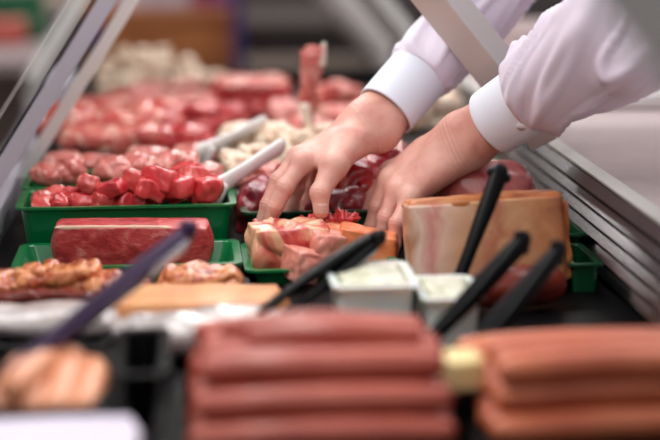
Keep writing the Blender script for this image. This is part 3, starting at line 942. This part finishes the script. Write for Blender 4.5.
# near hand = the person's left hand
Wl = at(466, 140, 1.635); El = at(640, 20, 1.49)
Lm = [at(391, 172, 1.690), at(390, 180, 1.665), at(397, 190, 1.643), at(410, 199, 1.625)]
Lf = [[at(374, 198, 1.692), at(364, 220, 1.685), at(357, 238, 1.675)],
      [at(378, 208, 1.660), at(371, 229, 1.655), at(366, 246, 1.650)],
      [at(386, 218, 1.632), at(381, 238, 1.628), at(378, 253, 1.625)],
      [at(397, 224, 1.606), at(394, 245, 1.600), at(391, 259, 1.598)]]
Lt = [at(428, 150, 1.68), at(402, 172, 1.715), at(384, 196, 1.725), at(376, 214, 1.725)]
latL = (at(452, 116, 1.65) - at(486, 160, 1.61))
cutL = Wl.lerp(El, .62)
bb = bounds([Wl, cutL] + Lm + Lt + sum(Lf, []))
sL = hand_field(bb[0], bb[1], Wl, latL, Lm, Lf, Lt, El, FRS)
PL, FL = sL.mesh()


def jl(mcps, fingers, thumb):
    out = []
    for m, f, r in zip(mcps, fingers, FRS):
        out.append((f[0], (f[1] - m).normalized(), r)); out.append((f[1], (f[2] - f[0]).normalized(), r))
    out.append((thumb[2], (thumb[3] - thumb[1]).normalized(), .0095))
    return out


ripples(PR, jl(Rm, Rf, Rt)); ripples(PL, jl(Lm, Lf, Lt))
ripples(PR, [(Wr.lerp(Rm[1], .10), (Rm[1] - Wr).normalized(), .03)], .0002, .006, .008)
ripples(PL, [(Wl.lerp(Lm[1], .12), (Lm[1] - Wl).normalized(), .03)], .0003, .005, .008)

# rest of the body, leaning over the worktop
SHL, SHR = Vector((.60, 1.53, .46)), Vector((.62, 1.92, .50))
HIP = Vector((.98, 1.73, .06)); CH = Vector((.66, 1.73, .44)); NK = Vector((.56, 1.73, .57)); HD = Vector((.48, 1.73, .68))
b = SDF((.2, 1.35, -.87), (1.25, 2.15, .86), .009)
b.cone(HIP, CH, .135, .14, .05).cone(HIP + Vector((0, -.09, 0)), CH + Vector((0, -.09, 0)), .11, .11, .05).cone(HIP + Vector((0, .09, 0)), CH + Vector((0, .09, 0)), .11, .11, .05)
b.cone(SHL, SHR, .065, .065, .05).cone(CH, NK, .07, .055, .05).cone(NK, HD, .055, .06, .03)
b.ell(HD, (.095, .075, .115), .02).ell(HD + Vector((-.04, 0, -.06)), (.05, .05, .05), .03)
b.cone(HD + Vector((-.085, 0, .01)), HD + Vector((-.11, 0, -.025)), .010, .016, .012)
b.ell(HD + Vector((0, -.078, -.01)), (.02, .01, .03), .005).ell(HD + Vector((0, .078, -.01)), (.02, .01, .03), .005)
b.cone(SHL, El, .046, .030, .02).cone(SHR, Er, .046, .030, .02)
b.cone(El, Wl.lerp(El, .62), .030, .028, .01).cone(Er, Wr.lerp(Er, .62), .030, .028, .01)
for sy in (-.09, .09):
    h_ = HIP + Vector((0, sy, -.03)); kn_ = Vector((.95, 1.73 + sy * 1.1, -.38)); an = Vector((1.02, 1.73 + sy * 1.1, -.78))
    b.cone(h_, kn_, .085, .056, .04).cone(kn_, an, .055, .038, .03).cone(an + Vector((0, 0, -.03)), an + Vector((-.16, 0, -.035)), .032, .028, .02)
body_low = b.mesh()
me = to_mesh('person', [(PR, FR), (PL, FL), body_low], 1)
person = link('person', me, SKIN)
tag(person, 'person in a pale lavender shirt reaching both bare hands into the meat counter', 'person')

# nails
def nail(tip, dip, facing, r, name='fingernail'):
    d = (Vector(tip) - Vector(dip)).normalized(); f = Vector(facing); f = (f - d * f.dot(d)).normalized(); s = d.cross(f)
    bm = bmesh.new(); G = []
    for i in range(7):
        row = []
        for j in range(7):
            u = (i / 6 - .5) * 2; v = j / 6
            a = u * R(52)
            rr = r * 1.03
            row.append(bm.verts.new(Vector(tip) + s * math.sin(a) * rr + f * (math.cos(a) * rr - .0002 * v) + d * (-.0065 + .0115 * v * (1 - .12 * u * u)) + f * (-.0012 * v * v)))
        G.append(row)
    for i in range(6):
        for j in range(6): bm.faces.new((G[i][j], G[i + 1][j], G[i + 1][j + 1], G[i][j + 1]))
    o = link(name, finish(bm, name), NAIL, person)
    md = o.modifiers.new('thick', 'SOLIDIFY'); md.thickness = .0007
    return o


camdir = (CL - Rt[3]).normalized()
nail(Rt[3], Rt[2], camdir + Vector((.4, 0, .1)), .0082, 'thumbnail')
for f, r in zip(Lf, FRS): nail(f[2], f[1], Vector((-.3, -.6, .3)) if r < .008 else Vector((-.8, -.2, .3)), r * .80)
for f, r in zip(Rf, FRS): nail(f[2], f[1], Vector((-1, .2, .2)), r * .80)

# cuffs and sleeves
def fold(seed, amp):
    def f(t, a, p):
        k = Vector((p.x, p.y, p.z)) * 14
        b = a + t * 3.0
        n1 = noise.noise(Vector((math.cos(b) * 1.3 + seed, math.sin(b) * 1.3, t * 3.2)))
        rid = 1 - abs(noise.noise(Vector((math.cos(b) * 1.9 + seed * 2, math.sin(b) * 1.9, t * 4.0 + 3)))) * 4
        g = math.sin(min(1, t * 6) * math.pi / 2)
        return g * (n1 * amp + max(0, rid) * amp * .45)
    return f


def sleeve(W, E, S, t0, t1, rc, rs, lat, seed, amp, skin_pts):
    c0, c1 = W.lerp(E, t0), W.lerp(E, t1)
    lt = Vector(lat).normalized()
    cf = sweep('shirt_cuff', [c0, c0.lerp(c1, .5), c1, c1 + (c1 - c0) * .12], [rc, rc * 1.02, rc * 1.03, rc * .95], CUFF, person, 64, .86, side=lt, caps=False, res=8,
               disp=lambda t, a, p: .0007 * math.sin(a * 3 + seed))
    md = cf.modifiers.new('cloth', 'SOLIDIFY'); md.thickness = .0025; md.offset = 1
    pts = [c1 - (c1 - c0) * .02, W.lerp(E, t1 + .10), W.lerp(E, .75), W.lerp(E, .97) + Vector((0, 0, -.004)), E.lerp(S, .12), E.lerp(S, .5), E.lerp(S, .95)]
    sl = sweep('shirt_sleeve', pts, rs, SHIRT, person, 96, .93, side=lt, caps=False, res=22, disp=fold(seed, amp))
    md = sl.modifiers.new('cloth', 'SOLIDIFY'); md.thickness = .0018; md.offset = 1
    return cf, sl


cfR, slR = sleeve(Wr, Er, SHR, .075, .27, .0325, [.0335, .040, .043, .047, .05, .056, .07], latR, 1.7, .011, None)
cfL, slL = sleeve(Wl, El, SHL, .165, .365, .0345, [.035, .044, .050, .054, .056, .06, .07], latL, 4.2, .019, None)

# cuff button on the near sleeve
cb = at(536, 141, 1.56)
bm = bmesh.new(); bmesh.ops.create_cone(bm, cap_ends=True, segments=24, radius1=.0055, radius2=.0048, depth=.0022)
bmesh.ops.bevel(bm, geom=bm.edges[:], offset=.0005, segments=2, affect='EDGES')
axL = (El - Wl).normalized()
cen = Wl + axL * ((cb - Wl).dot(axL))
nv = (cb - cen).normalized(); nv = (nv + (CL - cen).normalized() * .9); nv = (nv - axL * nv.dot(axL)).normalized()
bt = link('cuff_button', finish(bm, 'cuff_button'), plain('pearl_button', (236, 228, 236), .25, coat=.6), cfL, cen + nv * .0355, nv.to_track_quat('Z', 'Y').to_euler())

# shirt body, trousers, hair, shoes
s2 = SDF((.2, 1.35, -.87), (1.25, 2.15, .86), .009)
g_ = .012
s2.cone(HIP, CH, .135 + g_, .14 + g_, .05).cone(HIP + Vector((0, -.09, 0)), CH + Vector((0, -.09, 0)), .11 + g_, .11 + g_, .05).cone(HIP + Vector((0, .09, 0)), CH + Vector((0, .09, 0)), .11 + g_, .11 + g_, .05)
s2.cone(SHL, SHR, .065 + g_, .065 + g_, .05)
link('shirt_body', to_mesh('shirt_body', [s2.mesh()]), SHIRT, person)
s3 = SDF((.7, 1.5, -.87), (1.25, 2.0, .2), .009)
for sy in (-.09, .09):
    h_ = HIP + Vector((0, sy, -.06)); kn_ = Vector((.95, 1.73 + sy * 1.1, -.38)); an = Vector((1.02, 1.73 + sy * 1.1, -.76))
    s3.cone(h_, kn_, .105, .072, .04).cone(kn_, an, .07, .058, .03)
link('trousers', to_mesh('trousers', [s3.mesh()]), plain('dark_trousers', (40, 42, 52), .8), person)
s4 = SDF((.3, 1.55, .5), (.7, 1.9, .9), .007)
s4.ell(HD + Vector((.022, 0, .022)), (.092, .084, .108), .02)
link('hair', to_mesh('hair', [s4.mesh()]), plain('brown_hair', (60, 40, 28), .6, bump=.5, bscale=300), person)
for sy in (-.099, .099):
    s5 = SDF((.78, 1.5, -.86), (1.12, 2.0, -.7), .007)
    s5.cone((1.04, 1.73 + sy, -.808), (.86, 1.73 + sy, -.812), .042, .038, .02)
    link('shoe', to_mesh('shoe', [s5.mesh()]), BLACK, person)

# ================================================================== HALL BEHIND
def cabinet(x0, x1, y0, y1, z1, mat, label, name='wooden_cabinet', top=None):
    t = empty(name, ((x0 + x1) / 2, (y0 + y1) / 2, -.85)); tag(t, label, 'cabinet')
    box('body', x0, x1, y0, y1, -.849, z1 - .03, mat, t, .004)
    box('top_board', x0 - .01, x1 + .01, y0 - .01, y1 + .01, z1 - .03, z1, top or mat, t, .004)
    return t


a = at(88, 20, 4.5).x; b_ = at(232, 20, 4.5).x
cabinet(a, b_, 4.5, 4.9, at(150, 10, 4.5).z, WOOD, 'orange-brown wooden cabinet standing beyond the end of the counter')
o = box('blue_post', at(232, 0, 4.4).x, at(243, 0, 4.4).x, 4.4, 4.44, -.849, .6, plain('blue_paint', (52, 48, 104), .5), None, .003)
tag(o, 'dark blue post beside the wooden cabinet', 'post')
DK = plain('dark_counter', (44, 38, 38), .6); DK2 = plain('grey_counter', (72, 62, 60), .6)
cabinet(at(246, 0, 4.9).x, at(400, 0, 4.9).x, 4.9, 5.5, at(300, 22, 4.9).z, DK, 'dark grey counter beyond the blue post', 'dark_counter', DK2)
cabinet(at(250, 0, 4.1).x, at(372, 0, 4.1).x, 4.1, 4.35, at(300, 66, 4.1).z, plain('brown_counter', (98, 80, 70), .6), 'low brown counter in front of the dark grey one', 'brown_counter')
cabinet(at(405, 0, 5.7).x, at(640, 0, 5.7).x, 5.7, 6.2, at(500, 20, 5.7).z, plain('near_black_cabinet', (34, 30, 34), .5), 'near-black cabinet seen between the sleeves', 'black_cabinet')
cabinet(at(470, 0, 3.6).x, at(640, 0, 3.6).x, 3.6, 3.8, at(500, 62, 3.6).z, plain('cream_paint', (206, 190, 172), .5), 'cream counter between the far sleeve and the canopy post', 'cream_counter')
# pale slanting pipe
o = sweep('vent_hose', [at(320, -30, 4.3), at(350, 5, 4.2), at(378, 35, 4.1), at(395, 62, 4.05), at(398, 110, 4.0)], [.06, .06, .055, .05, .05], plain('pale_grey_hose', (190, 182, 178), .5), None, 24, res=6)
tag(o, 'pale grey curved hose beyond the far sleeve', 'hose')
# boxes on the wooden cabinet
zt = at(150, 10, 4.5).z
for i, (p0, p1, c, l) in enumerate(((110, 150, (214, 204, 214), 'pale lilac carton on the wooden cabinet'), (152, 190, (196, 190, 204), 'grey-lilac carton on the wooden cabinet'),
                                    (192, 214, (150, 60, 110), 'magenta carton on the wooden cabinet'), (216, 230, (110, 60, 140), 'purple carton on the wooden cabinet'))):
    o = box('carton', at(p0, 0, 4.6).x, at(p1, 0, 4.6).x, 4.6, 4.8, zt + .0005, zt + .10, plain('carton%d' % i, c, .5), None, .004)
    tag(o, l, 'carton')
# neighbouring stall seen through the glass
st = empty('market_stall', (at(20, 0, 4.2).x - .1, 4.3, -.85)); tag(st, 'neighbouring stall table seen through the front glass', 'stall')
sx = st.location.x
box('table_top', sx - .5, sx + .22, 3.6, 4.9, -.03, 0, plain('stall_grey', (150, 132, 132), .6), st, .004)
for dx in (-.46, .18):
    for y in (3.65, 4.85): box('leg', sx + dx - .02, sx + dx + .02, y - .02, y + .02, -.849, -.03, STEEL, st, .002)
box('back_board', sx - .5, sx + .22, 4.9, 4.93, -.849, .7, plain('stall_board', (176, 158, 154), .7), st, .004)
for i, (px, py, Y, w, h, c, l) in enumerate((
    (18, 15, 4.2, .14, .12, (20, 92, 58), 'green crate on the neighbouring stall, topmost'),
    (30, 52, 4.1, .08, .10, (28, 98, 66), 'green crate on the neighbouring stall below the topmost'),
    (10, 88, 4.0, .09, .10, (196, 96, 84), 'red carton on the neighbouring stall'),
    (50, 25, 4.35, .08, .16, (206, 186, 160), 'cream carton on the neighbouring stall'),
    (62, 42, 4.3, .03, .06, (60, 56, 120), 'small blue carton on the neighbouring stall'),
    (96, 60, 3.9, .035, .06, (48, 44, 100), 'small blue box between stall and wooden cabinet'))):
    p = at(px, py, Y)
    o = box('stall_crate', p.x - w / 2, p.x + w / 2, Y - .05, Y + .05, max(p.z - h / 2, .001), max(p.z + h / 2, .06), plain('crate%d' % i, c, .5), None, .006)
    tag(o, l, 'crate')

# ================================================================== LIGHT
def area(name, loc, rot, sx, sy, e, col=(1, 1, 1)):
    l = bpy.data.lights.new(name, 'AREA'); l.shape = 'RECTANGLE'; l.size = sx; l.size_y = sy; l.energy = e; l.color = col
    o = bpy.data.objects.new(name, l); C.objects.link(o); o.location = loc; o.rotation_euler = rot
    return o


area('canopy_light', (.06, 1.9, .49), (0, 0, 0), .05, 2.2, 4.5, (1, .96, .92))
area('hall_and_fill_light', (-.9, 1.4, 1.9), (0, R(-28), 0), .8, 2.0, 33, (1, .96, .93))
area('hall_and_fill_light', (1.3, 1.9, 1.9), (0, R(30), 0), .9, 2.0, 17, (.97, .96, 1))  # unseen fill, added to brighten the white worktop
area('hall_and_fill_light', (.4, 3.2, 2.2), (R(-22), 0, 0), 2.4, 1.0, 30, (.97, .96, 1))
area('hall_and_fill_light', (.3, 6.0, 2.3), (0, 0, 0), 3.5, 1.5, 85, (1, .95, .88))
area('hall_and_fill_light', (.2, -.9, 1.5), (R(58), 0, 0), 1.6, .8, 7, (1, .97, .95))  # weak front fill behind the camera, added to lift the near grey post
w = bpy.data.worlds.new('world'); sc.world = w; w.use_nodes = True
w.node_tree.nodes['Background'].inputs[0].default_value = (.84, .82, .84, 1)
w.node_tree.nodes['Background'].inputs[1].default_value = .25

sc.view_settings.view_transform = 'Standard'
sc.view_settings.look = 'None'
sc.view_settings.gamma = 1
sc.view_settings.exposure = 0.0
sc.cycles.use_denoising = True
